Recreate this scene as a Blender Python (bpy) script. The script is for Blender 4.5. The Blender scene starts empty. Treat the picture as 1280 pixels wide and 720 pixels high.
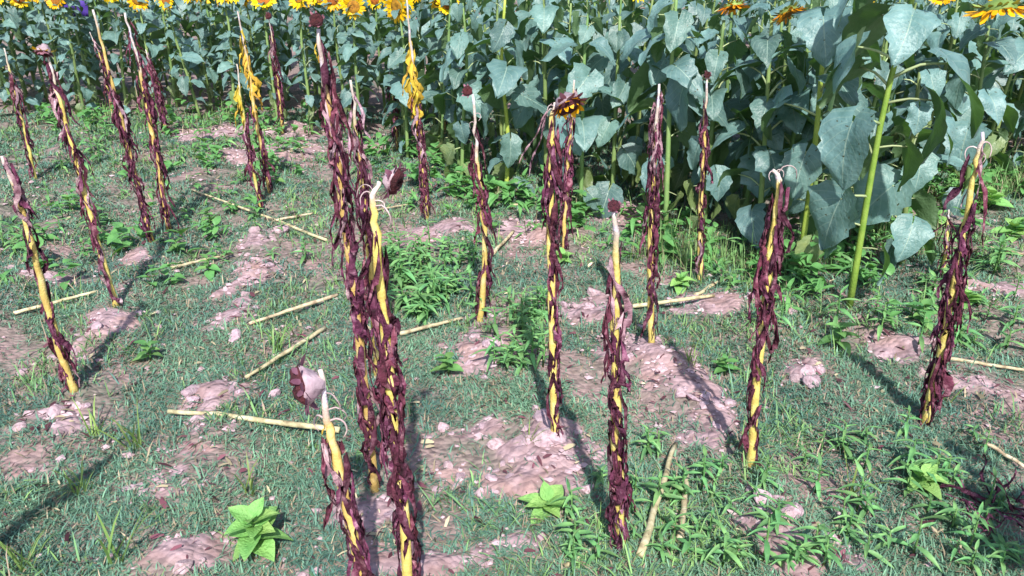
import bpy, math, random
import numpy as np
from mathutils import Vector, Matrix, Euler

# ------------------------------------------------------------------ camera, sky, sun
random.seed(7); rng = np.random.default_rng(7)
sc = bpy.context.scene; C = sc.collection
H, F, TH = 1.65, 1000.0, math.radians(24)          # camera height (m), focal length (px of 1280), pitch down
cd = bpy.data.cameras.new('camera'); cam = bpy.data.objects.new('camera', cd); C.objects.link(cam)
cam.location = (0, 0, H); cam.rotation_euler = (math.radians(90) - TH, 0, 0)
cd.sensor_width = 36; cd.lens = 36 * F / 1280; cd.clip_start = 0.05; cd.clip_end = 1000
sc.camera = cam
SUN_EL, SUN_AZ = math.radians(47), math.radians(5)  # sun behind the camera, a little to the right
w = bpy.data.worlds.new('World'); sc.world = w; w.use_nodes = True
nt = w.node_tree; sky = nt.nodes.new('ShaderNodeTexSky'); sky.sky_type = 'NISHITA'; sky.sun_disc = False
sky.sun_elevation = SUN_EL; sky.sun_rotation = math.pi - SUN_AZ; sky.dust_density = 1.2
bg = nt.nodes['Background']; bg.inputs[1].default_value = 0.13; nt.links.new(sky.outputs[0], bg.inputs[0])
sd = bpy.data.lights.new('sun', 'SUN'); sd.energy = 4.5; sd.angle = math.radians(0.9); sd.color = (1.0, 0.955, 0.90)
sun = bpy.data.objects.new('sun', sd); C.objects.link(sun)
ld = Vector((-math.sin(SUN_AZ) * math.cos(SUN_EL), math.cos(SUN_AZ) * math.cos(SUN_EL), -math.sin(SUN_EL)))
sun.rotation_euler = ld.to_track_quat('-Z', 'Y').to_euler(); sun.location = (0, -6, 8)
sc.view_settings.view_transform = 'Standard'; sc.view_settings.look = 'None'
sc.view_settings.exposure = 0.72; sc.view_settings.gamma = 1.0; sc.view_settings.use_curve_mapping = False
sc.render.engine = 'CYCLES'; sc.cycles.max_bounces = 6; sc.cycles.transmission_bounces = 3; sc.cycles.diffuse_bounces = 3

# ------------------------------------------------------------------ helpers
def hash2(ix, iy, s):
    n = (ix.astype(np.int64) * 374761393 + iy.astype(np.int64) * 668265263 + s * 974634777) & 0x7fffffff
    n = ((n ^ (n >> 13)) * 1274126177) & 0x7fffffff
    return ((n ^ (n >> 16)) & 0xffff) / 65535.0
def vnoise(x, y, s=0):
    x = np.asarray(x, float); y = np.asarray(y, float)
    ix = np.floor(x); iy = np.floor(y); fx = x - ix; fy = y - iy
    fx = fx * fx * (3 - 2 * fx); fy = fy * fy * (3 - 2 * fy)
    a = hash2(ix, iy, s); b = hash2(ix + 1, iy, s); c = hash2(ix, iy + 1, s); d = hash2(ix + 1, iy + 1, s)
    return (a * (1 - fx) + b * fx) * (1 - fy) + (c * (1 - fx) + d * fx) * fy
def fbm(x, y, s=0, o=4):
    v = 0; a = .5; t = 0
    for k in range(o):
        v = v + a * vnoise(x * 2 ** k + 17 * k, y * 2 ** k - 9 * k, s + k); t += a; a *= .55
    return v / t
def ray(px, py):
    cx = (px - 640) / F; cy = (360 - py) / F
    return Vector((cx, math.cos(TH) + cy * math.sin(TH), -math.sin(TH) + cy * math.cos(TH)))
def flat(px, py):
    d = ray(px, py); t = -H / d.z
    return d.x * t, d.y * t
# rows of the old crop run a little left of straight ahead
RC, RS = math.cos(math.radians(11.1)), math.sin(math.radians(11.1))
ROW = 0.59
# bare pinkish soil patches: pixel centre, radius across and along (m)
PATCH = [(318,300,.12,.3),(312,345,.12,.3),(300,395,.11,.24),(268,500,.13,.2),(190,620,.11,.1),(235,700,.18,.12),(142,405,.16,.18),
 (70,520,.2,.1),(30,350,.3,.15),(100,440,.15,.12),(545,290,.3,.25),(645,285,.3,.3),(600,440,.15,.25),(600,400,.12,.15),(660,590,.2,.2),
 (690,560,.12,.1),(890,530,.13,.22),(870,490,.12,.15),(960,640,.1,.12),(1010,690,.16,.16),(890,378,.25,.15),(720,385,.2,.16),
 (1000,470,.12,.12),(1240,365,.4,.14),(470,650,.12,.2),(600,540,.2,.1),(575,600,.14,.1),(800,440,.25,.2),(330,190,.5,.5),
 (260,165,.6,.4),(370,165,.5,.4),(780,270,.4,.3),(170,320,.25,.16),(530,690,.2,.12),(640,700,.3,.1),(730,560,.1,.12),(780,440,.15,.2),
 (60,600,.14,.1),(1130,440,.15,.1),(1180,470,.2,.08),(840,470,.25,.2),(1260,490,.2,.08),(420,185,.5,.3),(220,560,.16,.08)]
PW = [flat(a, b) + (c, d) for a, b, c, d in PATCH]
def soil(x, y):
    x = np.asarray(x, float); y = np.asarray(y, float)
    m = np.zeros_like(x)
    wx = x + .30 * (fbm(x * 5, y * 5, 91, 4) - .5); wy = y + .40 * (fbm(x * 5, y * 5, 95, 4) - .5)
    for cx, cy, a, b in PW:
        q = ((wx - cx) / (a * .80)) ** 2 + ((wy - cy) / (b * .72)) ** 2
        m = np.maximum(m, np.clip(1.35 - q, 0, 1))
    return np.clip(m * 1.7 + (fbm(x * 9, y * 9, 97, 2) - .5) * 3.0 - .45, 0, 1) * np.clip(m * 6, 0, 1)
def gz(x, y):
    x = np.asarray(x, float); y = np.asarray(y, float)
    u = x * RC + y * RS
    r = .5 + .5 * np.cos(2 * np.pi * u / ROW)
    near = np.exp(-np.maximum(0, np.hypot(x, y) - 9) / 5)
    z = .045 * (r ** 1.3) * near * (.6 + .8 * fbm(x * 1.1, y * 1.1, 3, 2)) + .05 * (fbm(x * 1.7, y * 1.7, 5, 3) - .5) * near
    z = z + .024 * (fbm(x * 7, y * 7, 8, 2) - .5) * near
    return z - .022
def gz1(x, y): return float(gz(np.array([x]), np.array([y]))[0])
def hit(px, py):                                     # where the ray of a pixel meets the ground
    d = ray(px, py); t = -H / d.z
    for _ in range(4):
        t = (gz1(d.x * t, d.y * t) - H) / d.z
    return Vector((d.x * t, d.y * t, H + d.z * t))
def at_depth(px, py, y):
    d = ray(px, py); t = y / d.y
    return Vector((d.x * t, y, H + d.z * t))

def mesh(name, v, f, mats=(), mi=None, smooth=True):
    m = bpy.data.meshes.new(name); m.from_pydata([tuple(p) for p in v], [], f)
    for q in mats: m.materials.append(q)
    if mi is not None: m.polygons.foreach_set('material_index', mi)
    if smooth: m.polygons.foreach_set('use_smooth', [True] * len(m.polygons))
    m.update(); return m
def put(name, data, parent=None, loc=(0, 0, 0), rot=(0, 0, 0), scale=(1, 1, 1)):
    o = bpy.data.objects.new(name, data); C.objects.link(o)
    o.parent = parent; o.location = loc; o.rotation_euler = rot
    o.scale = scale if hasattr(scale, '__len__') else (scale,) * 3
    return o
def tag(o, label, cat, group=None, kind=None):
    o['label'] = label; o['category'] = cat
    if group: o['group'] = group
    if kind: o['kind'] = kind
    return o
def thing(name, loc, label, cat, group=None):
    return tag(put(name, None, None, loc), label, cat, group)

def catmull(P, n):
    P = [Vector(p) for p in P]
    if len(P) == 2: return [P[0].lerp(P[1], i / (n - 1)) for i in range(n)]
    Q = [2 * P[0] - P[1]] + P + [2 * P[-1] - P[-2]]; out = []; S = len(P) - 1
    for i in range(n):
        t = i / (n - 1) * S; k = min(int(t), S - 1); t -= k
        a, b, c, d = Q[k:k + 4]
        out.append(.5 * ((2 * b) + (c - a) * t + (2 * a - 5 * b + 4 * c - d) * t * t + (3 * b - a - 3 * c + d) * t ** 3))
    return out
def tube(pts, rad, sides=6, v=None, f=None, cap=True):
    v = [] if v is None else v; f = [] if f is None else f
    up = Vector((.31, .95, .05)).normalized(); n = len(pts); base = len(v)
    for i, p in enumerate(pts):
        t = (pts[min(i + 1, n - 1)] - pts[max(i - 1, 0)]).normalized()
        a = (up - t * up.dot(t)).normalized(); b = t.cross(a); up = a
        r = rad[i] if hasattr(rad, '__len__') else rad
        for k in range(sides):
            an = 2 * math.pi * k / sides
            v.append(p + (a * math.cos(an) + b * math.sin(an)) * r)
    for i in range(n - 1):
        for k in range(sides):
            k2 = (k + 1) % sides
            f.append((base + i * sides + k, base + i * sides + k2, base + (i + 1) * sides + k2, base + (i + 1) * sides + k))
    if cap:
        f.append(tuple(base + k for k in reversed(range(sides)))); f.append(tuple(base + (n - 1) * sides + k for k in range(sides)))
    return v, f

# ------------------------------------------------------------------ materials
def mat(name, cols, scale=30, rough=.8, trans=0, tcol=None, objvar=.25, bump=.0, bscale=60, spec=.3, attr=None, huev=.02, stops=None):
    """noise-blended colours, varied a little from object to object; trans = share of light let through"""
    m = bpy.data.materials.new(name); m.use_nodes = True; t = m.node_tree; N = t.nodes; L = t.links
    p = N['Principled BSDF']; out = N['Material Output']
    tc = N.new('ShaderNodeTexCoord'); oi = N.new('ShaderNodeObjectInfo')
    no = N.new('ShaderNodeTexNoise'); no.noise_dimensions = '4D'; no.inputs['Scale'].default_value = scale; no.inputs['Detail'].default_value = 4
    mw = N.new('ShaderNodeMath'); mw.operation = 'MULTIPLY'; mw.inputs[1].default_value = 37; L.new(oi.outputs['Random'], mw.inputs[0]); L.new(mw.outputs[0], no.inputs['W'])
    L.new(tc.outputs['Object'], no.inputs['Vector'])
    cr = N.new('ShaderNodeValToRGB'); e = cr.color_ramp.elements
    while len(e) < len(cols): e.new(.5)
    for i, c in enumerate(cols):
        e[i].position = stops[i] if stops else .3 + .4 * i / max(1, len(cols) - 1); e[i].color = (*c, 1)
    L.new(no.outputs[0], cr.inputs[0])
    hs = N.new('ShaderNodeHueSaturation')
    mr = N.new('ShaderNodeMapRange'); mr.inputs[3].default_value = 1 - objvar; mr.inputs[4].default_value = 1 + objvar
    L.new(oi.outputs['Random'], mr.inputs[0]); L.new(mr.outputs[0], hs.inputs['Value'])
    m2 = N.new('ShaderNodeMath'); m2.operation = 'MULTIPLY'; m2.inputs[1].default_value = 7.31; L.new(oi.outputs['Random'], m2.inputs[0])
    m3 = N.new('ShaderNodeMath'); m3.operation = 'FRACT'; L.new(m2.outputs[0], m3.inputs[0])
    mh = N.new('ShaderNodeMapRange'); mh.inputs[3].default_value = .5 - huev; mh.inputs[4].default_value = .5 + huev
    L.new(m3.outputs[0], mh.inputs[0]); L.new(mh.outputs[0], hs.inputs['Hue'])
    col = cr.outputs[0]
    if attr:
        at = N.new('ShaderNodeAttribute'); at.attribute_name = attr
        mx = N.new('ShaderNodeMix'); mx.data_type = 'RGBA'; mx.blend_type = 'MULTIPLY'; mx.inputs[0].default_value = 1
        L.new(col, mx.inputs[6]); L.new(at.outputs['Color'], mx.inputs[7]); col = mx.outputs[2]
    L.new(col, hs.inputs['Color']); L.new(hs.outputs[0], p.inputs['Base Color'])
    p.inputs['Roughness'].default_value = rough; p.inputs['Specular IOR Level'].default_value = spec
    if bump:
        nb = N.new('ShaderNodeTexNoise'); nb.inputs['Scale'].default_value = bscale; nb.inputs['Detail'].default_value = 5
        L.new(tc.outputs['Object'], nb.inputs['Vector'])
        bp = N.new('ShaderNodeBump'); bp.inputs['Strength'].default_value = bump; bp.inputs['Distance'].default_value = .01
        L.new(nb.outputs[0], bp.inputs['Height']); L.new(bp.outputs[0], p.inputs['Normal'])
    if trans:
        tr = N.new('ShaderNodeBsdfTranslucent'); tr.inputs[0].default_value = (*(tcol or cols[-1]), 1)
        ms = N.new('ShaderNodeMixShader'); ms.inputs[0].default_value = trans
        L.new(p.outputs[0], ms.inputs[1]); L.new(tr.outputs[0], ms.inputs[2]); L.new(ms.outputs[0], out.inputs[0])
    return m

def leaf_material(name, c0, c1, vein, under, rough=.42, spec=.5, trans=.22, tcol=(.12, .28, .03)):
    """sunflower leaf: blue-green upper side with pale midrib and side veins, greyer underside, a few brown spots"""
    m = mat(name, (c0, c1), 14, rough, trans, tcol, .33, .5, 60, spec, None, .022)
    t = m.node_tree; N = t.nodes; L = t.links; p = N['Principled BSDF']
    src = [l for l in L if l.to_node == p and l.to_socket.name == 'Base Color'][0].from_socket
    tc = [n for n in N if n.type == 'TEX_COORD'][0]
    sep = N.new('ShaderNodeSeparateXYZ'); L.new(tc.outputs['UV'], sep.inputs[0])
    def mth(op, a, b=None, c=None):
        q = N.new('ShaderNodeMath'); q.operation = op
        for i, z in enumerate((a, b, c)):
            if z is None: continue
            if isinstance(z, (int, float)): q.inputs[i].default_value = z
            else: L.new(z, q.inputs[i])
        return q.outputs[0]
    ax = mth('ABSOLUTE', mth('SUBTRACT', sep.outputs[0], .5))
    mid = mth('LESS_THAN', ax, .012)
    sv = mth('FRACT', mth('MULTIPLY', mth('SUBTRACT', sep.outputs[1], mth('MULTIPLY', ax, 1.1)), 6))
    sv = mth('LESS_THAN', mth('ABSOLUTE', mth('SUBTRACT', sv, .5)), .045)
    ve = mth('MAXIMUM', mid, mth('MULTIPLY', sv, .45))
    mx = N.new('ShaderNodeMix'); mx.data_type = 'RGBA'; L.new(ve, mx.inputs[0]); L.new(src, mx.inputs[6]); mx.inputs[7].default_value = (*vein, 1)
    sp = N.new('ShaderNodeTexNoise'); sp.inputs['Scale'].default_value = 55; L.new(tc.outputs['Object'], sp.inputs['Vector'])
    sm = N.new('ShaderNodeMapRange'); sm.inputs[1].default_value = .69; sm.inputs[2].default_value = .71; L.new(sp.outputs[0], sm.inputs[0])
    m4 = N.new('ShaderNodeMix'); m4.data_type = 'RGBA'; L.new(sm.outputs[0], m4.inputs[0]); L.new(mx.outputs[2], m4.inputs[6]); m4.inputs[7].default_value = (.05, .04, .02, 1)
    ge = N.new('ShaderNodeNewGeometry')
    m5 = N.new('ShaderNodeMix'); m5.data_type = 'RGBA'; L.new(ge.outputs['Backfacing'], m5.inputs[0]); L.new(m4.outputs[2], m5.inputs[6]); m5.inputs[7].default_value = (*under, 1)
    L.new(m5.outputs[2], p.inputs['Base Color'])
    return m

M = {}
M['leaf'] = leaf_material('sunflower leaf', (.075, .160, .150), (.165, .285, .270), (.27, .38, .31), (.085, .15, .07))
M['leaf_low'] = leaf_material('old low sunflower leaf', (.10, .17, .08), (.20, .26, .10), (.3, .36, .2), (.12, .17, .06))
M['petiole'] = mat('petiole', ((.26, .34, .17), (.36, .42, .22)), 20, .55)
M['stem'] = mat('green stem', ((.20, .32, .045), (.33, .43, .08)), 18, .5, bump=.25, bscale=120)
M['stem_far'] = mat('dull green stem', ((.13, .22, .07), (.2, .28, .1)), 18, .55)
M['petal'] = mat('yellow petal', ((.78, .46, .005), (.90, .62, .01)), 12, .5, .25, (.9, .5, .0), .12)
M['petal_old'] = mat('orange petal', ((.62, .20, .005), (.80, .40, .01)), 12, .5, .2, (.8, .3, .0), .2)
M['disc'] = mat('flower disc', ((.16, .05, .008), (.42, .17, .012)), 60, .8, bump=.5, bscale=220)
M['calyx'] = mat('green calyx', ((.12, .2, .04), (.24, .32, .08)), 25, .6)
M['dead_leaf'] = mat('withered leaf', ((.028, .007, .013), (.115, .026, .056), (.34, .17, .22)), 40, .75, .06, (.25, .05, .06), .45, .9, 90, .25, None, .022, (.32, .52, .74))
M['dead_leaf_pale'] = mat('bleached withered leaf', ((.12, .05, .075), (.30, .18, .22), (.50, .37, .38)), 40, .8, .06, (.35, .15, .15), .35, .8, 90, .25, None, .02)
M['dead_leaf_y'] = mat('yellowed leaf', ((.42, .25, .03), (.68, .48, .06)), 18, .7, .15, (.7, .45, .03), .2, .4, 60)
M['head_back'] = mat('dry head back', ((.20, .13, .16), (.40, .31, .345)), 40, .7, bump=.4)
M['head_disc'] = mat('dry seed disc', ((.03, .010, .013), (.12, .025, .035)), 60, .85, bump=.8, bscale=200)
M['bract'] = mat('dry bract', ((.10, .03, .05), (.28, .13, .17)), 30, .8)
M['curl'] = mat('dry petiole', ((.34, .24, .26), (.52, .42, .40)), 25, .7)
M['straw'] = mat('fallen dry stalk', ((.22, .16, .10), (.50, .42, .26), (.62, .55, .40)), 34, .7, bump=.3, bscale=90, objvar=.2)
M['weed'] = mat('weed leaf', ((.085, .22, .07), (.17, .36, .11)), 25, .45, .25, (.2, .42, .05), .22, .2, 80, .4)
M['weed_narrow'] = mat('narrow weed leaf', ((.09, .225, .09), (.20, .42, .14)), 25, .5, .22, (.15, .35, .06), .3, .2, 80, .4)
M['weed_big'] = mat('broad weed leaf', ((.17, .38, .10), (.30, .54, .16)), 30, .5, .25, (.3, .55, .1), .18, .8, 110, .4)
M['tallgrass'] = mat('tall grass blade', ((.16, .27, .07), (.26, .38, .11)), 15, .5, .25, (.3, .5, .1), .2)
M['grass'] = mat('creeping grass', ((.8, .8, .8), (1, 1, 1)), 3, .6, .15, (.10, .18, .08), 0, 0, 60, .25, 'tint')
M['clod'] = mat('soil clod', ((.27, .18, .20), (.40, .29, .32), (.52, .40, .43)), 3, .95, 0, None, .18, .5, 9, .1)
M['dark_cloth'] = mat('blue cloth', ((.03, .02, .18), (.05, .03, .26)), 8, .7)

def stalk_material():
    """dead stalk: yellow below, greyed and lilac towards the top, with brown flecks"""
    m = mat('dead stalk', ((.46, .32, .09), (.60, .46, .13), (.70, .58, .26)), 30, .65, 0, None, .15, .35, 150, .35, 'tint')
    return m
M['stalk'] = stalk_material()

def ground_material():
    m = bpy.data.materials.new('field soil'); m.use_nodes = True; t = m.node_tree; N = t.nodes; L = t.links; p = N['Principled BSDF']
    tc = N.new('ShaderNodeTexCoord'); at = N.new('ShaderNodeAttribute'); at.attribute_name = 'soil'
    def noise(s, d=6):
        n = N.new('ShaderNodeTexNoise'); n.inputs['Scale'].default_value = s; n.inputs['Detail'].default_value = d; L.new(tc.outputs['Object'], n.inputs['Vector']); return n.outputs[0]
    def ramp(src, a, b, p0=.35, p1=.65):
        r = N.new('ShaderNodeValToRGB'); r.color_ramp.elements[0].color = (*a, 1); r.color_ramp.elements[1].color = (*b, 1)
        r.color_ramp.elements[0].position = p0; r.color_ramp.elements[1].position = p1; L.new(src, r.inputs[0]); return r.outputs[0]
    def mix(fac, a, b, bt='MIX'):
        q = N.new('ShaderNodeMix'); q.data_type = 'RGBA'; q.blend_type = bt
        if isinstance(fac, float): q.inputs[0].default_value = fac
        else: L.new(fac, q.inputs[0])
        L.new(a, q.inputs[6]); L.new(b, q.inputs[7]); return q.outputs[2]
    thatch = ramp(noise(26), (.10, .105, .08), (.26, .215, .19))
    thatch = mix(ramp(noise(2.2), (0, 0, 0), (1, 1, 1), .4, .6), thatch, ramp(noise(40), (.21, .14, .135), (.36, .25, .245)))
    pink = ramp(noise(17), (.20, .135, .145), (.40, .285, .31))
    pink = mix(ramp(noise(3.1), (0, 0, 0), (.7, .7, .7), .45, .7), pink, ramp(noise(30), (.34, .20, .17), (.47, .31, .27)))
    fac = N.new('ShaderNodeMath'); fac.operation = 'MULTIPLY'; fac.use_clamp = True; L.new(at.outputs['Fac'], fac.inputs[0]); fac.inputs[1].default_value = 1.4
    L.new(mix(fac.outputs[0], thatch, pink), p.inputs['Base Color']); p.inputs['Roughness'].default_value = .95; p.inputs['Specular IOR Level'].default_value = .15
    vo = N.new('ShaderNodeTexVoronoi'); vo.inputs['Scale'].default_value = 38; L.new(tc.outputs['Object'], vo.inputs['Vector'])
    ad = N.new('ShaderNodeMath'); ad.operation = 'SUBTRACT'; L.new(noise(24, 5), ad.inputs[0]); L.new(vo.outputs['Distance'], ad.inputs[1])
    bp = N.new('ShaderNodeBump'); bp.inputs['Strength'].default_value = .6; bp.inputs['Distance'].default_value = .018
    L.new(ad.outputs[0], bp.inputs['Height']); L.new(bp.outputs[0], p.inputs['Normal'])
    return m
M['ground'] = ground_material()

# ------------------------------------------------------------------ ground: one sheet, fine near the camera
def axis(lo, hi, step, far0, far1, n):
    a = np.arange(lo, hi + 1e-6, step)
    g = np.geomspace(step * 2, 1, n)
    return np.concatenate([lo - (lo - far0) * np.geomspace(.004, 1, n)[::-1], a, hi + (far1 - hi) * np.geomspace(.004, 1, n)])
gx = axis(-4.2, 4.2, .021, -160, 160, 36); gy = axis(.7, 8.2, .021, -60, 260, 36)
X, Y = np.meshgrid(gx, gy); Z = gz(X, Y)
S = soil(X.ravel(), Y.ravel())
Z = Z + (S.reshape(X.shape) * .045 * (fbm(X * 11 + .3, Y * 11, 33, 2) - .35))
nx, ny = len(gx), len(gy)
idx = np.arange(nx * ny).reshape(ny, nx)
quads = np.stack([idx[:-1, :-1], idx[:-1, 1:], idx[1:, 1:], idx[1:, :-1]], -1).reshape(-1, 4)
def np_mesh(name, verts, faces, k, m, smooth=True):
    me = bpy.data.meshes.new(name); nf = len(faces)
    me.vertices.add(len(verts)); me.vertices.foreach_set('co', verts.astype(np.float32).ravel())
    me.loops.add(nf * k); me.loops.foreach_set('vertex_index', faces.astype(np.int32).ravel())
    me.polygons.add(nf); me.polygons.foreach_set('loop_start', np.arange(0, nf * k, k, dtype=np.int32))
    me.polygons.foreach_set('use_smooth', np.full(nf, smooth)); me.materials.append(m); me.update(calc_edges=True); me.validate()
    return me
gm = np_mesh('ground', np.stack([X.ravel(), Y.ravel(), Z.ravel()], -1), quads, 4, M['ground'])
a = gm.attributes.new('soil', 'FLOAT', 'POINT'); a.data.foreach_set('value', S.astype(np.float32))
ground = put('ground', gm); ground['kind'] = 'structure'; ground['label'] = 'ridged pinkish field soil overgrown with short grass'

# soil clods: lumps on the bare patches
def blob(seed, flatz=.7):
    import bmesh
    r = random.Random(seed); bm = bmesh.new(); bmesh.ops.create_icosphere(bm, subdivisions=2, radius=1)
    n = [Vector((r.uniform(-1, 1), r.uniform(-1, 1), r.uniform(-1, 1))).normalized() for _ in range(9)]
    d = [r.uniform(.42, .8) for _ in n]
    for v in bm.verts:
        for q, e in zip(n, d):
            k = v.co.dot(q)
            if k > e: v.co -= q * (k - e) * .9
        v.co *= r.uniform(.93, 1.07); v.co.z *= flatz
    me = bpy.data.meshes.new('soil_clod'); bm.to_mesh(me); bm.free(); me.materials.append(M['clod'])
    me.polygons.foreach_set('use_smooth', [False] * len(me.polygons))
    return me
CL = [blob(i, .6 + .05 * i) for i in range(6)]
n = 0
while n < 296:
    k = random.randrange(28); px, py, a_, b_ = PATCH[k]; cx, cy = PW[k][:2]
    x = cx + random.gauss(0, a_ * .55); y = cy + random.gauss(0, b_ * .55)
    if y > 6 or y < 1.5: continue
    s = min(.05, random.lognormvariate(math.log(.019), .45))
    put('soil_clod', random.choice(CL), ground, (x, y, gz1(x, y) + s * .2), (random.uniform(-.4, .4), random.uniform(-.4, .4), random.uniform(0, 6.3)), (s * random.uniform(.8, 1.5), s * random.uniform(.8, 1.2), s * random.uniform(.7, 1.1)))
    n += 1
# small crumbs too many to count
cv, cf = [], []
oc = [(1, 0, .1), (0, 1, .2), (-1, 0, .1), (0, -1, .15), (.15, -.1, .55), (0, 0, -.5)]
of = [(0, 1, 4), (1, 2, 4), (2, 3, 4), (3, 0, 4), (1, 0, 5), (2, 1, 5), (3, 2, 5), (0, 3, 5)]
cx = rng.uniform(-4.5, 4.5, 60000); cy = rng.uniform(1.4, 7.8, 60000); sm = soil(cx, cy)
keep = rng.random(60000) < (.05 + .95 * sm); cx, cy = cx[keep], cy[keep]; cz = gz(cx, cy)
sz = np.minimum(.022, np.exp(rng.normal(math.log(.0072), .6, len(cx))))
vv = np.array(oc)[None] * rng.uniform(.6, 1.3, (len(cx), 6, 1)) * sz[:, None, None]
an = rng.uniform(0, 6.3, len(cx)); ca, sa = np.cos(an)[:, None], np.sin(an)[:, None]
vv = np.stack([vv[..., 0] * ca - vv[..., 1] * sa + cx[:, None], vv[..., 0] * sa + vv[..., 1] * ca + cy[:, None], vv[..., 2] + cz[:, None] + .004], -1)
ff = (np.array(of)[None] + (np.arange(len(cx)) * 6)[:, None, None]).reshape(-1, 3)
cr = put('soil_crumbs', np_mesh('soil_crumbs', vv.reshape(-1, 3), ff, 3, M['clod'], False), ground); cr['kind'] = 'stuff'

# ------------------------------------------------------------------ creeping grass (stuff)
def blades(cx, cy, length, width, bend, tint, spread, nseg=2, lift=.6):
    """curved tapering blades: arrays of roots; returns verts, tris and a colour per vertex"""
    n = len(cx); az = rng.uniform(0, 2 * np.pi, n); el = np.clip(rng.normal(lift, .35, n), .03, 1.45)
    d = np.stack([np.cos(az) * np.cos(el), np.sin(az) * np.cos(el), np.sin(el)], -1)
    side = np.stack([-np.sin(az), np.cos(az), np.zeros(n)], -1) * (width / 2)[:, None]
    root = np.stack([cx, cy, gz(cx, cy) - .004], -1)
    mid = root + d * (length * .55)[:, None]
    tip = mid + d * (length * .45)[:, None]; tip[:, 2] -= bend * length; hor = d.copy(); hor[:, 2] = 0; tip += hor * (bend * length * .4)[:, None]
    tip[:, 2] = np.maximum(tip[:, 2], root[:, 2] + .004)
    V = np.stack([root - side, root + side, mid - side * .8, mid + side * .8, tip], 1).reshape(-1, 3)
    b = (np.arange(n) * 5)[:, None]
    T = np.concatenate([b + np.array([[0, 1, 3]]), b + np.array([[0, 3, 2]]), b + np.array([[2, 3, 4]])], 0)
    return V, T, np.repeat(tint, 5, 0)
def grass_obj(name, cx, cy, L0, tintA, tintB, wid, lift, label, sig=.4):
    n = len(cx); ln = L0 * np.exp(rng.normal(0, sig, n)); mixv = np.clip(fbm(cx * 2.3, cy * 2.3, 55, 3) * 1.6 - .3 + rng.normal(0, .22, n), 0, 1)[:, None]
    tint = np.array(tintA) * (1 - mixv) + np.array(tintB) * mixv
    dry = rng.random(n) < .14; tint[dry] = np.array((.36, .29, .20)) * rng.uniform(.6, 1.1, (dry.sum(), 1))
    tint = tint * np.exp(rng.normal(0, .22, (n, 1)))
    V, T, Cc = blades(cx, cy, ln, wid * (.62 + .19 * cy) * np.exp(rng.normal(0, .25, n)), rng.uniform(.05, .4, n), tint, 0, lift=lift)
    me = np_mesh(name, V, T, 3, M['grass'])
    at = me.color_attributes.new('tint', 'FLOAT_COLOR', 'POINT'); at.data.foreach_set('color', np.concatenate([np.clip(Cc, 0, 1), np.ones((len(Cc), 1))], 1).astype(np.float32).ravel())
    return tag(put(name, me), label, 'grass', kind='stuff')
NT = 105000
# tuft centres spread evenly over the picture's ground, denser close to the camera
yy = 1.45 + 6.6 * rng.random(NT) ** 1.2; xx = rng.uniform(-1, 1, NT) * (.75 * yy + .35)
sm = soil(xx, yy); dn = fbm(xx * 3.1, yy * 3.1, 21, 4); d2 = fbm(xx * .9 + 5, yy * .9, 27, 2)
keep = rng.random(NT) < np.clip((dn - .36) * 5 + (d2 - .5) * 1.6 + (fbm(xx * 11, yy * 11, 24, 2) - .5) * 1.5 + .1 + .12 * np.clip(yy - 3, 0, 3), .08, 1) * np.clip(1 - 1.3 * sm, .02, 1)
xx, yy = xx[keep], yy[keep]
nb = 9
bx = (xx[:, None] + rng.normal(0, .022, (len(xx), nb))).ravel(); by = (yy[:, None] + rng.normal(0, .022, (len(yy), nb))).ravel()
grass_obj('creeping_grass', bx, by, .031, (.085, .185, .15), (.165, .315, .19), .0038, .5, 'short blue-green creeping grass matting the field ground')

n2 = 9000; x2 = rng.uniform(-1, 1, n2); y2 = 1.45 + 6 * rng.random(n2) ** 1.1; x2 = x2 * (.75 * y2 + .35)
k2 = rng.random(n2) < np.clip((fbm(x2 * 2.2, y2 * 2.2, 43, 3) - .47) * 8, 0, 1) * np.clip(1 - 1.3 * soil(x2, y2), 0, 1); x2, y2 = x2[k2], y2[k2]
grass_obj('rank_grass', (x2[:, None] + rng.normal(0, .018, (len(x2), 8))).ravel(), (y2[:, None] + rng.normal(0, .018, (len(y2), 8))).ravel(), .058, (.11, .26, .12), (.20, .40, .13), .0042, .75, 'longer brighter green grass in loose clumps over the field ground')

# ------------------------------------------------------------------ sunflower leaf, stem and flower meshes
def leaf_blade(v, f, mi, uv, O, L, W, pitch, droop, fold, seed, ns=8, ntt=13, flip=1):
    r = random.Random(seed); base = len(v); ph = r.uniform(0, 6)
    skew = r.uniform(-.12, .12)
    for i in range(ntt + 1):
        t = i / ntt
        wd = W * (math.sin(math.pi * min(1, t ** .62 * .985 + .012)) ** .75) * (1 - .12 * t) + .0015
        for j in range(ns + 1):
            s = -1 + 2 * j / ns; q = abs(s)
            edge = 1 + (r.uniform(-.16, .08) + (.06 if i % 2 else -.05) if q > .9 else r.uniform(-.05, .05))
            x = s * wd * edge; yl = L * t - (q ** 1.6) * (1 - t) ** 2 * .30 * L
            z = -droop * 1.35 * L * t * t + 1.25 * fold * q * wd * (1 - .5 * t) - .35 * fold * q * q * wd + .08 * L * math.sin(7 * t + ph + 2.2 * s) * q ** 1.3 + .02 * L * math.sin(15 * t + 3 * ph) * q + r.uniform(-.006, .006) * L
            x += skew * L * t * t
            cp, sp = math.cos(pitch), math.sin(pitch)
            v.append(O + Vector((x, yl * cp - z * sp, yl * sp + z * cp))); uv.append((.5 + .5 * s, t))
    for i in range(ntt):
        for j in range(ns):
            a = base + i * (ns + 1) + j
            f.append((a, a + 1, a + ns + 2, a + ns + 1)); mi.append(0)
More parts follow.
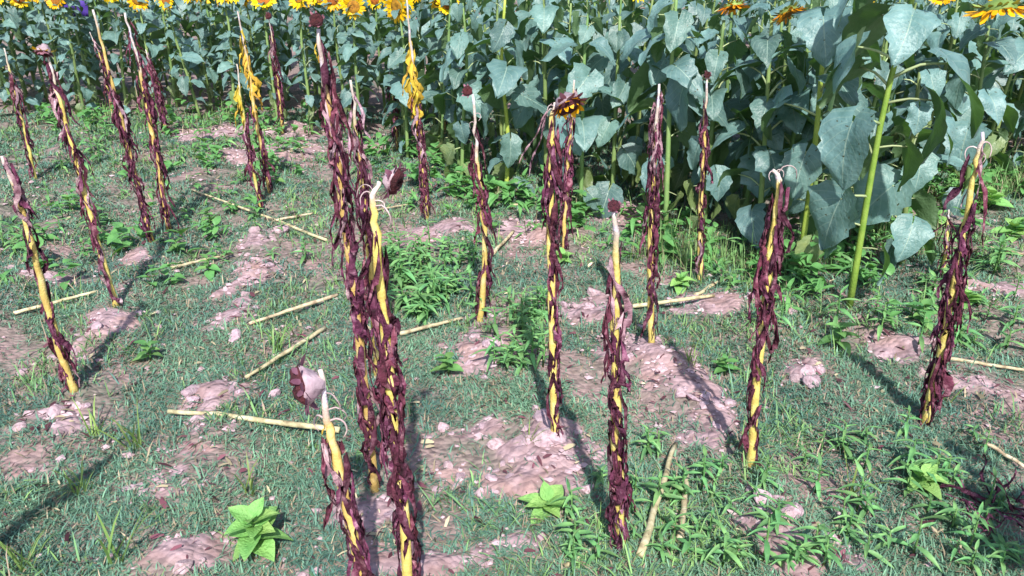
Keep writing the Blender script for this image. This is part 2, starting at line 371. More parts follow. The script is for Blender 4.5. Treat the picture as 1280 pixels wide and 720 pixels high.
def leaf_mesh(seed, pet=.12, rise=.06, L=.2, W=.1, pitch=-.5, droop=.35, fold=.35, m='leaf', ns=8, ntt=13):
    """petiole leaving the stem at the origin along +Y, heart-shaped blade hung on its end"""
    v, f, mi, uv = [], [], [], []
    P = catmull([(0, 0, 0), (0, pet * .5, rise * .8), (0, pet, rise)], 5)
    tube(P, [.006, .0052, .0045, .004, .0035], 5, v, f); mi += [1] * len(f); uv += [(.5, 0)] * len(v)
    leaf_blade(v, f, mi, uv, P[-1], L, W, pitch, droop, fold, seed, ns, ntt)
    me = mesh('leaf', v, f, (M[m], M['petiole']), mi)
    ul = me.uv_layers.new(name='UVMap'); vi = np.empty(len(me.loops), np.int32); me.loops.foreach_get('vertex_index', vi)
    ul.data.foreach_set('uv', np.array(uv)[vi].ravel()); return me
LEAF = [leaf_mesh(i, p, r_, l, w_, a_, d_, fo) for i, (p, r_, l, w_, a_, d_, fo) in enumerate([
    (.12, .07, .20, .105, -.35, .45, .45), (.14, .06, .22, .115, -.60, .30, .35), (.10, .06, .19, .10, -.85, .25, .25), (.15, .04, .21, .115, -.95, .35, .40),
    (.11, .08, .18, .090, -.20, .45, .35), (.13, .03, .22, .120, -1.15, .20, .30), (.09, .06, .15, .07, .05, .40, .45), (.13, .05, .20, .105, -.70, .15, .10)])]
LEAF_UP = [LEAF[i] for i in (0, 1, 2, 4, 4, 6, 7)]
LEAF_LOW = [leaf_mesh(40 + i, .11, .01, .17, .08, -1.2 - .1 * i, .25, .5, 'leaf_low') for i in range(3)]
LEAF_T = None
LEAF_S = [leaf_mesh(60 + i, p, .04, .20, .10, a_, .35, .3, ns=4, ntt=5) for i, (p, a_) in enumerate([(.12, -.4), (.13, -.7), (.1, -.9), (.12, -.15), (.13, -1.1)])]
def stem_mesh(seed, far=False):
    r = random.Random(seed); bx, by = r.uniform(-.05, .05), r.uniform(-.05, .05)
    P = catmull([(0, 0, -.03), (bx * .4, by * .4, .35), (bx, by, .72), (bx * .8, by * .8 - .02, 1.0)], 9)
    v, f = tube(P, [.0145, .014, .0135, .013, .012, .011, .010, .008, .006], 7)
    return mesh('stem', v, f, (M['stem_far' if far else 'stem'],)), P
STEM = [stem_mesh(i) for i in range(4)]; STEMF = [stem_mesh(i, True) for i in range(4)]
def lathe(prof, n=14):
    v, f = [], []
    for r_, z in prof:
        for k in range(n):
            an = 2 * math.pi * k / n; v.append(Vector((r_ * math.cos(an), r_ * math.sin(an), z)))
    for i in range(len(prof) - 1):
        for k in range(n):
            f.append((i * n + k, i * n + (k + 1) % n, (i + 1) * n + (k + 1) % n, (i + 1) * n + k))
    return v, f
def ring_petals(seed, r0, ln, wd, n, up, layers=2, jit=.25):
    r = random.Random(seed); v, f = [], []
    for lay in range(layers):
        for k in range(n):
            an = 2 * math.pi * (k + .5 * lay) / n + r.uniform(-.1, .1); u = up + .25 * lay + r.uniform(-jit, jit); l = ln * r.uniform(.75, 1.15); ww = wd * r.uniform(.8, 1.2)
            rd = Vector((math.cos(an), math.sin(an), 0)); tg = Vector((-math.sin(an), math.cos(an), 0)); b = len(v); tw = r.uniform(-.4, .4)
            for t, wk in ((0, .5), (.4, 1), (.75, .75), (1, .06)):
                c = rd * (r0 + l * t * math.cos(u)) + Vector((0, 0, l * (t * math.sin(u) - .25 * t * t)))
                sd = (tg + Vector((0, 0, tw))) * ww * wk / 2; v += [c - sd, c + sd]
            for i in range(3): f.append((b + 2 * i, b + 2 * i + 1, b + 2 * i + 3, b + 2 * i + 2))
    return v, f
def rough(vf, k, seed=3):
    r = random.Random(seed); return [p + Vector((r.uniform(-k, k), r.uniform(-k, k), r.uniform(-k, k))) for p in vf[0]], vf[1]
def hm(name, vf, m): return mesh(name, vf[0], vf[1], (M[m],))
FL_BACK = hm('flower_head', lathe([(.002, -.035), (.02, -.032), (.05, -.018), (.062, 0), (.058, .008)]), 'calyx')
FL_DISC = hm('disc', lathe([(.058, .006), (.045, .014), (.02, .010), (.001, .006)]), 'disc')
FL_PET = [hm('petals', ring_petals(i, .055, .068, .024, 17, .25 + .12 * i), 'petal') for i in range(3)]
FL_PETB = hm('petals', ring_petals(9, .052, .07, .022, 16, .45, 2, .35), 'petal_old')
FL_CAL = hm('calyx', ring_petals(12, .045, .04, .02, 14, -.15, 1), 'calyx')
def flower(parent, loc, facing, s=1.0, old=False, seed=0):
    h = put('flower_head', FL_BACK, parent, loc, Vector(facing).to_track_quat('Z', 'Y').to_euler(), s)
    put('disc', FL_DISC, h); put('petals', FL_PETB if old else FL_PET[seed % 3], h); put('calyx', FL_CAL, h, (0, 0, -.008)); return h

def stem_point(P, t):
    q = t * (len(P) - 1); k = min(int(q), len(P) - 2); return P[k].lerp(P[k + 1], q - k)
def leaf_set(hgt, size, n, rnd, lo=.16):
    """(height share, azimuth, scale, tilt) of each leaf up a plant"""
    out = []; az = rnd.uniform(0, 6.28)
    for i in range(n):
        t = lo + (.97 - lo) * (i + rnd.uniform(-.3, .3)) / (n - 1); az += 2.4 + rnd.uniform(-.4, .4)
        k = size * (1.0 if t > .3 else .85) * (1 - .55 * max(0, t - .62) / .38) * rnd.uniform(.65, 1.25)
        out.append((min(.985, max(lo, t)), az, k, rnd.uniform(-.3, .45) - (.25 if t < .35 else 0)))
    return out
# joined foliage for the rows hidden behind the front ones
def joined_foliage(seed):
    r = random.Random(seed); v, f, mi, uv = [], [], [], []; P = STEMF[seed % 4][1]
    for t, az, k, tilt in leaf_set(1, .9, 12, r, .25):
        src = r.choice(LEAF_S); Mx = Matrix.Translation(stem_point(P, t)) @ Euler((tilt, 0, az)).to_matrix().to_4x4() @ Matrix.Scale(k, 4); b = len(v)
        v += [Mx @ q.co for q in src.vertices]; f += [tuple(b + i for i in p.vertices) for p in src.polygons]; mi += [p.material_index for p in src.polygons]
        uvl = [None] * len(src.vertices)
        for l, d in zip(src.loops, src.uv_layers[0].data): uvl[l.vertex_index] = tuple(d.uv)
        uv += uvl
    me = mesh('foliage', v, f, (M['leaf'], M['petiole']), mi); ul = me.uv_layers.new(name='UVMap')
    vi = np.empty(len(me.loops), np.int32); me.loops.foreach_get('vertex_index', vi); ul.data.foreach_set('uv', np.array(uv)[vi].ravel()); return me
FOL = [joined_foliage(i) for i in range(6)]

PI = math.pi
# leaves of the nearest plant on the right, read from the photograph: height share, azimuth, scale, leaf shape
SET = {101: [(.68, PI - .35, .9, 1), (.60, PI / 2 - .2, 1.25, 5), (.56, -PI / 2 - .35, 1.4, 1), (.50, -PI / 2 - .3, 1.15, 3), (.45, PI / 2 + .55, 1.25, 3), (.39, -PI / 2 - .2, .95, 5), (.27, PI / 2 + .4, 1.2, 5),
  (.15, -PI / 2 - .5, .8, 5), (.80, .4, 1.1, 0), (.82, PI / 2, 1.2, 0), (.88, 0, 1, 4), (.93, PI, .8, 4), (.66, .3, 1.2, 0), (.54, .6, 1.2, 7), (.34, -.2, 1.1, 1), (.2, PI / 2, .9, 5)]}
def sunflower(x, y, hgt, size, label, group, n=15, head=0, face=None, lean=(0, 0), detail=True, seed=0, path=None):
    rnd = random.Random(seed); z = gz1(x, y)
    t = thing('sunflower_plant', (x, y, z), label, 'sunflower', group)
    t.rotation_euler = (lean[0], lean[1], 0 if path else rnd.uniform(0, 6.28) if not face else 0)
    if path:
        P = catmull([Vector(p) - Vector((x, y, z)) for p in path], 10)
        v, f = tube(P, [.0165 - .0009 * i for i in range(10)], 8); put('stem', mesh('stem', v, f, (M['stem' if seed in (101, 102, 107) else 'stem_far'],)), t); sz = 1
    else:
        me, P = STEMF[seed % 4]; put('stem', me, t, (0, 0, 0), (0, 0, 0), (1, 1, hgt)); sz = hgt
    def sp(q):
        p = stem_point(P, q); return Vector((p.x, p.y, p.z * sz))
    if detail:
        for q, az, k, vi_ in SET.get(seed, ()):
            put('leaf', LEAF[vi_], t, sp(q), (rnd.uniform(-.2, .1), rnd.uniform(-.25, .25), az), k)
        for q, az, k, tilt in () if seed in SET else leaf_set(hgt, size, n, rnd, .09 if size > .78 else .07):
            low = q < .24 and rnd.random() < .5
            put('leaf', rnd.choice(LEAF_LOW if low else LEAF if size > .78 else LEAF_UP), t, sp(q), (tilt + (0 if size > .78 else .3), rnd.uniform(-.6, .6), az), (k * rnd.uniform(.8, 1.1), k, k))
    else:
        o = put('foliage', FOL[seed % 6], t, (0, 0, 0), (0, 0, rnd.uniform(0, 6.28)), (1, 1, hgt)); o['kind'] = 'stuff'
    if head:
        top = sp(1.0); fr = face or (rnd.uniform(-.9, .9), -1, rnd.uniform(-.3, .9))
        if not face:                                   # heads look towards the camera side whatever the plant's own turn
            fr = Matrix.Rotation(-t.rotation_euler.z, 3, 'Z') @ Vector(fr)
        flower(t, top + Vector(fr).normalized() * .02, fr, head * rnd.uniform(.9, 1.12), False, seed)
    return t

# edge of the standing crop (ground x, y), left far to right near, then the clearing on the right
EDGE = [(-14, 8.3), (-4.5, 7.75), (-2.6, 7.5), (-1.6, 7.0), (-.8, 5.9), (-.1, 5.15), (.45, 4.85), (.95, 4.35), (1.45, 4.05), (1.75, 4.0), (2.2, 4.7), (2.7, 5.2), (3.6, 5.5), (12, 5.6)]
ex, ey = [e[0] for e in EDGE], [e[1] for e in EDGE]
def edge_y(x): return float(np.interp(x, ex, ey))

# front plants read from the photograph: stem base and points up the stem in pixels
def px_path(pts, lean=0.0):
    b = hit(*pts[0]); out = [b - Vector((0, 0, .03))]
    for i, p in enumerate(pts[1:]): out.append(at_depth(p[0], p[1], b.y + lean * (i + 1) / (len(pts) - 1)))
    return b, out
HERO = [
 ([(1062, 384), (1083, 255), (1106, 130), (1140, 0), (1155, -50)], 1.2, 18, 'tall sunflower with thick yellow-green stem nearest on right edge of field', 101),
 ([(1000, 330), (1018, 190), (1030, 60), (1042, -10)], 1.15, 18, 'sunflower with big pale leaves left of the thickest green stem', 102),
 ([(1205, 262), (1222, 130), (1236, 32)], 1.0, 17, 'sunflower whose drooping orange-yellow head turns away at top right', 103),
 ([(878, 300), (893, 130), (905, 25)], .98, 18, 'sunflower behind the thin dead stalk with small red-brown tip', 104),
 ([(832, 290), (838, 110), (846, -10)], .98, 17, 'sunflower rising behind dead stalk with pale hanging top leaves', 105),
 ([(765, 260), (770, 130), (775, 20)], .95, 17, 'sunflower on field edge behind short dead stalk with purple tip', 106),
 ([(632, 250), (635, 170), (627, 80), (632, -10)], .98, 19, 'sunflower with thick bright green stem right of small round dead head', 107),
 ([(683, 235), (681, 80), (680, -10)], .92, 17, 'sunflower straight behind the nodding orange dead flower', 108),
 ([(948, 310), (956, 170), (965, 20)], 1.05, 18, 'sunflower between thin red-tipped dead stalk and big pale leaves', 109),
 ([(1128, 330), (1136, 210), (1150, 90)], 1.05, 17, 'sunflower with large bluish leaf left of leaning dead stalk', 110),
]
used = []
for pts, size, n, lab, sd_ in HERO:
    b, P = px_path(pts, .03); used.append((b.x, b.y))
    t = sunflower(b.x, b.y, 1, size, lab, 'sunflowers along the field edge', n, 0, None, (0, 0), True, sd_, P)
    if sd_ == 103:
        flower(t, at_depth(1248, 11, b.y - .22) - b, (.1, -.15, -1), 1.6, True)
    if sd_ == 104:
        flower(t, at_depth(917, 8, b.y) - b, (.1, -.3, -.9), .8, True)
    if sd_ == 109:
        flower(t, at_depth(985, 16, b.y) - b, (.3, -.4, -.8), .9, True)
# the rest of the field in rows
ORD = ['first', 'second', 'third', 'fourth', 'fifth', 'sixth', 'seventh', 'eighth', 'ninth', 'tenth', 'eleventh', 'twelfth', 'thirteenth', 'fourteenth', 'fifteenth',
       'sixteenth', 'seventeenth', 'eighteenth', 'nineteenth', 'twentieth']
spots = []
u = -9.0
while u < 11:
    v_ = 2.5 + random.uniform(0, .3)
    while v_ < 14:
        uu = u + random.gauss(0, .05); x = uu * RC - v_ * RS; y = uu * RS + v_ * RC
        dep = y - edge_y(x)
        if 0 <= dep < (1.9 if x < -1 else 2.5) and abs(x) < .68 * y + .5 and all((x - a) ** 2 + (y - b) ** 2 > .05 for a, b in used): spots.append((x, y, dep))
        v_ += .30 * random.uniform(.8, 1.25)
    u += .36
spots.sort(key=lambda s: s[2])
front = sorted([s for s in spots if s[2] < .42 and abs(s[0]) < .64 * s[1]], key=lambda s: s[0] / s[1]); fid = {s: i for i, s in enumerate(front)}
nf = len(front)
for i, s in enumerate(spots):
    x, y, dep = s; left = max(0, min(1, (.1 - x) / 1.6))
    hgt = (1.28 - .165 * left) * random.uniform(.95, 1.06); size = .90 - .30 * left
    det = dep < 1.0
    bloom = (left > .35 and random.random() < .85) or random.random() < .18
    if s in fid:
        k = fid[s]
        lab = ('leafy sunflower in front row of field, %s from its left end' % ORD[k]) if k < 20 else ('leafy sunflower in front row of field, %s from its right end' % ORD[nf - 1 - k]) if nf - 1 - k < 20 else 'leafy sunflower in the middle of the front row'
        grp = 'sunflowers along the field edge'
    elif left > .35: lab, grp = 'yellow blooming sunflower crowded behind the front row at left', 'blooming sunflowers at left'
    elif x < 1.4: lab, grp = 'tall leafy sunflower crowded behind the front row at centre', 'sunflowers behind the front row at centre'
    else: lab, grp = 'tall leafy sunflower standing in deep shade at right', 'sunflowers behind the front row at right'
    sunflower(x, y, hgt, size, lab, grp, int(20 + 8 * left) if det else 10, (.92 if left > .3 else .8) if bloom else 0, None, (random.gauss(0, .03), random.gauss(0, .04)), det, i)

# far rows beyond: one mass
sv = []; base_me = FOL[0]
bv = np.array([q.co[:] for q in base_me.vertices]); bf = [tuple(p.vertices) for p in base_me.polygons]
pv, pf, pu = [], [], []
buv = [None] * len(bv)
for l, d in zip(base_me.loops, base_me.uv_layers[0].data): buv[l.vertex_index] = tuple(d.uv)
nfar = 420
for k in range(nfar):
    y = random.uniform(6.5, 24); x = random.uniform(-.75, .75) * y
    if y - edge_y(x) < (1.9 if x < -1 else 2.5): continue
    an = random.uniform(0, 6.28); s = random.uniform(.95, 1.2); ca, sa = math.cos(an), math.sin(an); b = len(pv)
    q = np.stack([(bv[:, 0] * ca - bv[:, 1] * sa) * s * 1.2 + x, (bv[:, 0] * sa + bv[:, 1] * ca) * s * 1.2 + y, bv[:, 2] * s], -1)
    pv += q.tolist(); pf += [tuple(b + i for i in f_) for f_ in bf]; pu += buv
fm = mesh('far_sunflowers', pv, pf, (M['leaf'],)); ul = fm.uv_layers.new(name='UVMap')
vi = np.empty(len(fm.loops), np.int32); fm.loops.foreach_get('vertex_index', vi); ul.data.foreach_set('uv', np.array(pu)[vi].ravel())
tag(put('far_sunflowers', fm), 'mass of far sunflower foliage behind the near rows', 'sunflowers', kind='stuff')

# ------------------------------------------------------------------ withered sunflower stalks
def wither(seed, L, W, curl, out):
    """shrivelled leaf hanging from the origin: a crumpled, half-rolled strip; +Y is away from the stalk"""
    r = random.Random(seed); v, f = [], []; nr, nc = 11, 4; tw0 = r.uniform(-.6, .6); tw = r.uniform(-1.4, 1.4); w1, w2 = r.uniform(0, 6), r.uniform(0, 6)
    for i in range(nr + 1):
        t = i / nr
        wd = W * (.22 + .9 * math.sin(math.pi * min(1, t ** .75)) ** .8) * (1 + .4 * math.sin(13 * t + w1)) * (1 - .35 * t)
        cy = out * math.sin(min(1, t * 2.2) * math.pi * .5) * (1 - .5 * t) + .008 * math.sin(8 * t + w2); cz = .03 * math.sin(min(1, t * 5) * math.pi) - L * t; cx = .012 * math.sin(6 * t + w1)
        for j in range(nc + 1):
            s = -1 + 2 * j / nc; an = s * curl / 2; R = wd / curl
            x = R * math.sin(an) * 2; y = R * (math.cos(an) - math.cos(curl / 2)) * 2
            a = tw0 + tw * t; x, y = x * math.cos(a) - y * math.sin(a), x * math.sin(a) + y * math.cos(a)
            j_ = .0045 if W > .008 else .003
            v.append(Vector((cx + x + r.uniform(-j_, j_), cy + y + r.uniform(-j_, j_), cz + r.uniform(-.012, .012) - (abs(s) * .018 if 0 < i < nr else r.uniform(0, .03)))))
    for i in range(nr):
        for j in range(nc):
            a = i * (nc + 1) + j; f.append((a, a + 1, a + nc + 2, a + nc + 1))
    return v, f
WL = [hm('withered_leaf', wither(i, random.uniform(.10, .22), random.uniform(.007, .0125), random.uniform(1.8, 3.6), random.uniform(.005, .018)), 'dead_leaf') for i in range(10)] + [hm('withered_leaf', wither(200 + i, random.uniform(.12, .26), random.uniform(.004, .008), random.uniform(1.4, 3.2), random.uniform(.008, .024)), 'dead_leaf') for i in range(14)]
WP = [hm('withered_leaf', wither(300 + i, random.uniform(.09, .2), random.uniform(.004, .009), random.uniform(1.4, 3.2), random.uniform(.008, .024)), 'dead_leaf_pale') for i in range(7)]
WY = [hm('yellowed_leaf', wither(30 + i, random.uniform(.12, .2), random.uniform(.015, .024), random.uniform(1.4, 2.4), random.uniform(.015, .03)), 'dead_leaf_y') for i in range(4)]
def curl_mesh(seed):
    r = random.Random(seed); l = r.uniform(.05, .085); P = [Vector((0, 0, 0)), Vector((0, l * .35, l * .35)), Vector((r.uniform(-.01, .01), l * .75, l * .3)), Vector((0, l, -.1 * l)), Vector((r.uniform(-.01, .01), l * .95, -l * .6))]
    return hm('dry_petiole', tube(catmull(P, 9), [.0034, .0032, .003, .003, .0028, .0026, .0024, .0022, .0018], 5), 'curl')
CURL = [curl_mesh(i) for i in range(5)]
HD_BACK = hm('seed_head', rough(lathe([(.006, -.034), (.016, -.03), (.032, -.018), (.042, 0), (.036, .008)], 12), .006), 'head_back')
HD_DARK = hm('seed_head', rough(lathe([(.006, -.03), (.02, -.028), (.034, -.012), (.036, .004), (.03, .012)], 12), .006), 'bract')
HD_DISC = hm('disc', rough(lathe([(.040, .004), (.034, .018), (.018, .022), (.001, .014)], 12), .005), 'head_disc')
HD_BR = [hm('bracts', ring_petals(70 + i, .034, .034, .016, 11, .3 + .95 * i, 2, .6), 'bract') for i in range(2)]
HD_PET = hm('petals', ring_petals(80, .028, .045, .016, 11, 1.05, 2, .5), 'petal_old')
HD_PETY = hm('petals', ring_petals(81, .036, .03, .014, 11, .1, 1, .5), 'petal')
def seed_head(parent, loc, face, s, back='pale', bracts=0, petals=None):
    h = put('seed_head', HD_BACK if back == 'pale' else HD_DARK, parent, loc, Vector(face).to_track_quat('Z', 'Y').to_euler(), s)
    put('disc', HD_DISC, h); put('bracts', HD_BR[bracts], h)
    if petals: put('petals', HD_PET if petals == 'orange' else HD_PETY, h)
    return h

def dead_stalk(pts, label, full=((.0, .9, 9),), r=.0135, head=None, curls=(), yellow=(), grey=.75, lean=0.0, seed=0, side=None, lsize=1.0, base=None, bare=2.5, name='withered_sunflower'):
    """pts: pixels base -> top; full: (from, to, leaves per 0.1 m) zones; side: azimuth the leaves gather on"""
    rnd = random.Random(seed); b = base or hit(*pts[0])
    W3 = [b - Vector((0, 0, .04))] + [(p if isinstance(p, Vector) else at_depth(p[0], p[1], b.y + lean * (i + 1) / (len(pts) - 1))) for i, p in enumerate(pts[1:])]
    P = [p - b for p in W3]
    n = 22; Q = catmull(P, n)
    Q = [q + Vector((rnd.gauss(0, .0022), rnd.gauss(0, .0022), 0)) if 0 < i < n - 1 else q for i, q in enumerate(Q)]
    rad = [r * (1.12 - .76 * (i / (n - 1)) ** 1.2) * rnd.uniform(.92, 1.1) for i in range(n)]
    rad[0] *= 1.25
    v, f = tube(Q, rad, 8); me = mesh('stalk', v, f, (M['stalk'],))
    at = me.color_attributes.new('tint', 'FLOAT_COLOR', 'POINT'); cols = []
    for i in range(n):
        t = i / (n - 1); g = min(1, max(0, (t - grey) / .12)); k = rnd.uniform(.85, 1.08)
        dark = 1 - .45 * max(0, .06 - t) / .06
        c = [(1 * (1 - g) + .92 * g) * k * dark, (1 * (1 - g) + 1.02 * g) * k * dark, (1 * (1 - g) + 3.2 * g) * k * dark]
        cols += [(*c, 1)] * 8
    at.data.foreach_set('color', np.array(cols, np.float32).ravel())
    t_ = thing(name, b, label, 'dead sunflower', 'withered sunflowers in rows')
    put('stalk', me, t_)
    def sp(q):
        q = max(0, min(1, q)) * (n - 1); k = min(int(q), n - 2); return Q[k].lerp(Q[k + 1], q - k), rad[k], (Q[k + 1] - Q[k]).normalized()
    Lt = sum((Q[i + 1] - Q[i]).length for i in range(n - 1))
    for a, c, dens in full:
        m = max(1, int((c - a) * Lt * 10 * dens * .78))
        for k in range(m):
            q = a + (c - a) * (k + rnd.random()) / m; p, rr, d = sp(q)
            az = rnd.gauss(side, .85) if side is not None and rnd.random() < .8 else rnd.uniform(0, 6.28)
            if dens < 11.5 and bare is not None and abs((az - bare + math.pi) % (2 * math.pi) - math.pi) < 1.3 and rnd.random() < .985: az = bare + math.pi + rnd.uniform(-1.5, 1.5)
            ln = lsize * rnd.uniform(.75, 1.15); ln = min(ln, max(.3, (p.z - .0) / .2)) if p.z < .25 else ln
            tilt = d.to_track_quat('Z', 'Y').to_matrix() @ Matrix.Rotation(az, 3, 'Z') @ Matrix.Rotation(rnd.gauss(0, .10), 3, 'Y')
            sc_ = (ln * rnd.uniform(.9, 1.3), ln * rnd.uniform(.8, 1.2), ln)
            put('withered_leaf', rnd.choice(WP if rnd.random() < (.45 if q > .72 else .06) else WL), t_, p + tilt @ Vector((0, rr * .8, 0)), tilt.to_euler(), sc_)
    for q, az, k in yellow:
        p, rr, d = sp(q); put('yellowed_leaf', rnd.choice(WY), t_, p, (rnd.uniform(-.2, .3), rnd.uniform(-.2, .2), az), (k * .75, k * .9, k * .85))
        if k > .5: p, rr, d = sp(q - .1); put('yellowed_leaf', rnd.choice(WY), t_, p, (0, 0, az + 1.2), (k * .6, k * .8, k * .6))
    for q, az, k in curls:
        p, rr, d = sp(q); put('dry_petiole', rnd.choice(CURL), t_, p, (rnd.uniform(-.5, .4), rnd.uniform(-.3, .3), az + rnd.uniform(-.6, .6)), k * rnd.uniform(.38, .65))
    if head:
        off, face, s, back, br, pet = head
        seed_head(t_, Q[-1] + Vector(off), face, s, back, br, pet)
    return t_
R_, L_, BK, FR = -math.pi / 2, math.pi / 2, 0.0, math.pi       # azimuths: to the right, left, away, towards the camera
DS = dead_stalk
DS([(92, 488), (60, 385), (28, 265), (2, 195)], 'withered leaning stalk at left edge with dark shrivelled leaves', ((0, .35, 6), (.35, .8, 3), (.8, 1, 4)), side=R_, seed=1, lean=-.05)
DS([(145, 383), (112, 262), (82, 150), (58, 62)], 'withered stalk with pale-topped head hanging face down at upper left', ((0, .3, 1.2), (.28, .5, 5), (.5, .75, 5), (.75, 1, 3)), r=.012, seed=2, side=R_,
   head=((-.005, -.015, -.005), (-.1, -.35, -1), .8, 'pale', 1, 'yellow'))
DS([(44, 224), (22, 125), (5, 60)], 'thin withered stalk at far left among green leaves', ((.1, .75, 6),), r=.011, seed=3)
DS([(190, 302), (158, 175), (138, 95), (116, 12)], 'long bare-topped withered stalk leaning left beside a twin', ((.02, .60, 8), (.60, .75, 2)), seed=4, side=R_, grey=.85)
DS([(212, 288), (190, 165), (174, 85), (156, 16)], 'long pale-topped withered stalk right of its leaning twin', ((.0, .30, 9), (.3, .6, 6), (.6, .95, 3)), seed=5, grey=.6)
DS([(208, 168), (196, 110), (182, 62)], 'short wispy purple dead stalk against the green field at left', ((.05, .95, 9),), r=.010, seed=6, lsize=1.1)
DS([(140, 140), (128, 80), (112, 40)], 'thin dead stem half hidden behind the leaning twin stalks', ((.2, .9, 4),), r=.009, seed=26)
DS([(338, 242), (322, 160), (310, 80), (297, 14)], 'pale stalk with bright yellow hanging leaves left of centre', ((0, .35, 8), (.35, .5, 2)), seed=7, grey=.7, r=.012,
   yellow=((.52, R_, .9), (.55, L_, .9), (.62, R_, 1.1), (.70, R_ + .5, 1.1), (.74, L_, 1.0), (.82, L_ - .4, 1.2), (.68, FR, .9), (.88, R_, .8)))
DS([(326, 262), (312, 190), (302, 130), (296, 80)], 'slim dead stalk beside the one with yellow hanging leaves', ((.05, .6, 6),), r=.010, seed=8, yellow=((.7, L_, .9), (.82, L_, 1.0)))
DS([(353, 168), (346, 90), (336, 22)], 'dark purple dead stalk standing behind yellow-leaved stalk', ((.1, .92, 8),), r=.011, seed=9, lsize=1.05, head=((0, 0, .01), (-.3, -.7, .3), .7, 'dark', 1, None))
DS([(470, 612), (452, 450), (428, 250), (410, 130), (398, 36)], 'tallest withered stalk near centre with round dark head and yellow petal bits', ((0, .08, 6), (.12, .42, 6), (.42, .75, 7), (.75, .95, 4)), r=.0135, seed=10, side=R_ + .2,
   head=((0, -.01, .02), (-.05, -.75, .55), .45, 'dark', 1, None), yellow=((.975, R_, .35), (.965, L_, .3)))
DS([(472, 470), (462, 330), (450, 200), (438, 100)], 'withered stalk standing close behind tallest dead stalk', ((.05, .8, 6.5), (.8, .95, 3)), r=.012, seed=11)
DS([(516, 765), (500, 590), (480, 420), (470, 300), (465, 252), (474, 228)], 'grey-topped withered stalk in front with bent head facing right', ((0, .42, 13), (.42, .62, 5), (.62, .72, 2)), r=.0128, seed=12, side=R_, grey=.74, base=Vector((-.27, 1.6, -.02)),
   head=((.03, 0, .004), (1, -.35, -.35), .68, 'pale', 0, None), curls=((.88, L_, 1.0), (.8, R_, 1.2), (.84, L_ + .5, .9), (.76, R_, 1.3)))
DS([(462, 775), (440, 660), (416, 560), (409, 520), (400, 462)], 'short snapped stalk in front with whitish head and curled leaf stems', ((.05, .3, 9), (.25, .58, 7)), r=.015, seed=13, side=L_, grey=.66, base=Vector((-.37, 1.56, -.02)),
   curls=((.72, L_, 1.2), (.78, R_, 1.5), (.84, L_, 1.1), (.7, R_, 1.4), (.88, R_, 1.5)), yellow=((.74, R_, .28), (.7, L_, .3)),
   head=((-.035, -.01, -.035), (-.85, -.3, -.1), 1.15, 'pale', 0, None))
DS([(534, 274), (526, 180), (517, 90), (508, -5)], 'tall dead stalk with bright yellow leaves left of round dead head', ((0, .42, 10), (.42, .62, 6)), r=.013, seed=14, grey=.6,
   yellow=((.58, L_, 1.1), (.64, R_, 1.0), (.66, L_, 1.2), (.72, L_, 1.2), (.76, R_, 1.0), (.8, L_, 1.1), (.62, FR, 1.0), (.56, R_, .9), (.7, FR, 1.2)))
DS([(497, 188), (492, 130), (486, 82)], 'small purple dead stalk left of yellow-leaved tall one', ((.1, .9, 7),), r=.010, seed=15, lsize=.9)
DS([(556, 168), (555, 130), (552, 92)], 'thin dark dead stem against field behind round dead head', ((.1, .8, 4),), r=.009, seed=16, lsize=.8)
DS([(600, 404), (606, 300), (597, 200), (591, 118)], 'withered stalk with small round maroon head near centre', ((0, .3, 6), (.1, .6, 4.5), (.62, .75, 4), (.8, .95, 2)), r=.0125, seed=17, side=R_, grey=.62,
   head=((-.02, 0, .012), (-.45, -.75, .35), .55, 'dark', 1, None), curls=((.85, L_, .9), (.9, R_, .9)))
DS([(694, 548), (691, 420), (687, 280), (690, 160), (694, 128)], 'withered centre stalk with nodding head still holding orange petals', ((0, .12, 5), (.12, .46, 4.5), (.5, .72, 8), (.72, .93, 3)), r=.0135, seed=18, side=R_, grey=.8,
   head=((.035, -.02, .0), (.38, -.55, -.72), .95, 'pale', 0, 'orange'), curls=((.93, L_, 1.0), (.88, L_, .8)))
DS([(705, 312), (709, 220), (714, 150), (718, 100)], 'purple dead stalk just behind the nodding orange flower', ((0, .55, 9), (.55, .95, 3)), r=.012, seed=19, grey=.85)
DS([(776, 684), (771, 560), (769, 420), (770, 320), (767, 262)], 'front withered stalk right of centre with small purple tip', ((0, .32, 13), (.32, .72, 6), (.72, .8, 3)), r=.0145, seed=20, side=R_, grey=.74,
   head=((0, 0, .008), (0, -.6, .5), .38, 'dark', 1, None))
DS([(815, 430), (813, 300), (818, 200), (824, 105)], 'withered stalk with pale shrivelled leaves hanging around its top', ((.05, .35, 4), (.35, .7, 7), (.7, .97, 9)), r=.0125, seed=21, grey=.72, side=R_ + 1.0)
DS([(875, 350), (876, 260), (880, 170), (884, 95)], 'thin withered stalk with small red-brown tip on field edge', ((.1, .5, 3), (.5, .9, 5)), r=.012, seed=22, side=R_, head=((0, 0, .005), (.2, -.8, .3), .4, 'dark', 1, None))
DS([(937, 582), (948, 460), (962, 330), (972, 250), (974, 222), (966, 213)], 'withered stalk leaning right with grey bent tip in front', ((0, .3, 6), (.3, .62, 9), (.62, .72, 3)), r=.0135, seed=23, side=R_, grey=.7,
   curls=((.93, R_, 1.0), (.86, R_, 1.1), (.9, L_, .8)))
DS([(1155, 532), (1180, 420), (1203, 300), (1218, 215), (1228, 165)], 'withered stalk at right leaning right with curled leaf stems at tip', ((0, .48, 16), (.48, .64, 6), (.75, .9, 3)), r=.0135, seed=24, grey=.8, side=R_ + .4,
   curls=((.9, R_, 1.4), (.84, R_, 1.3), (.88, L_, 1.2)))
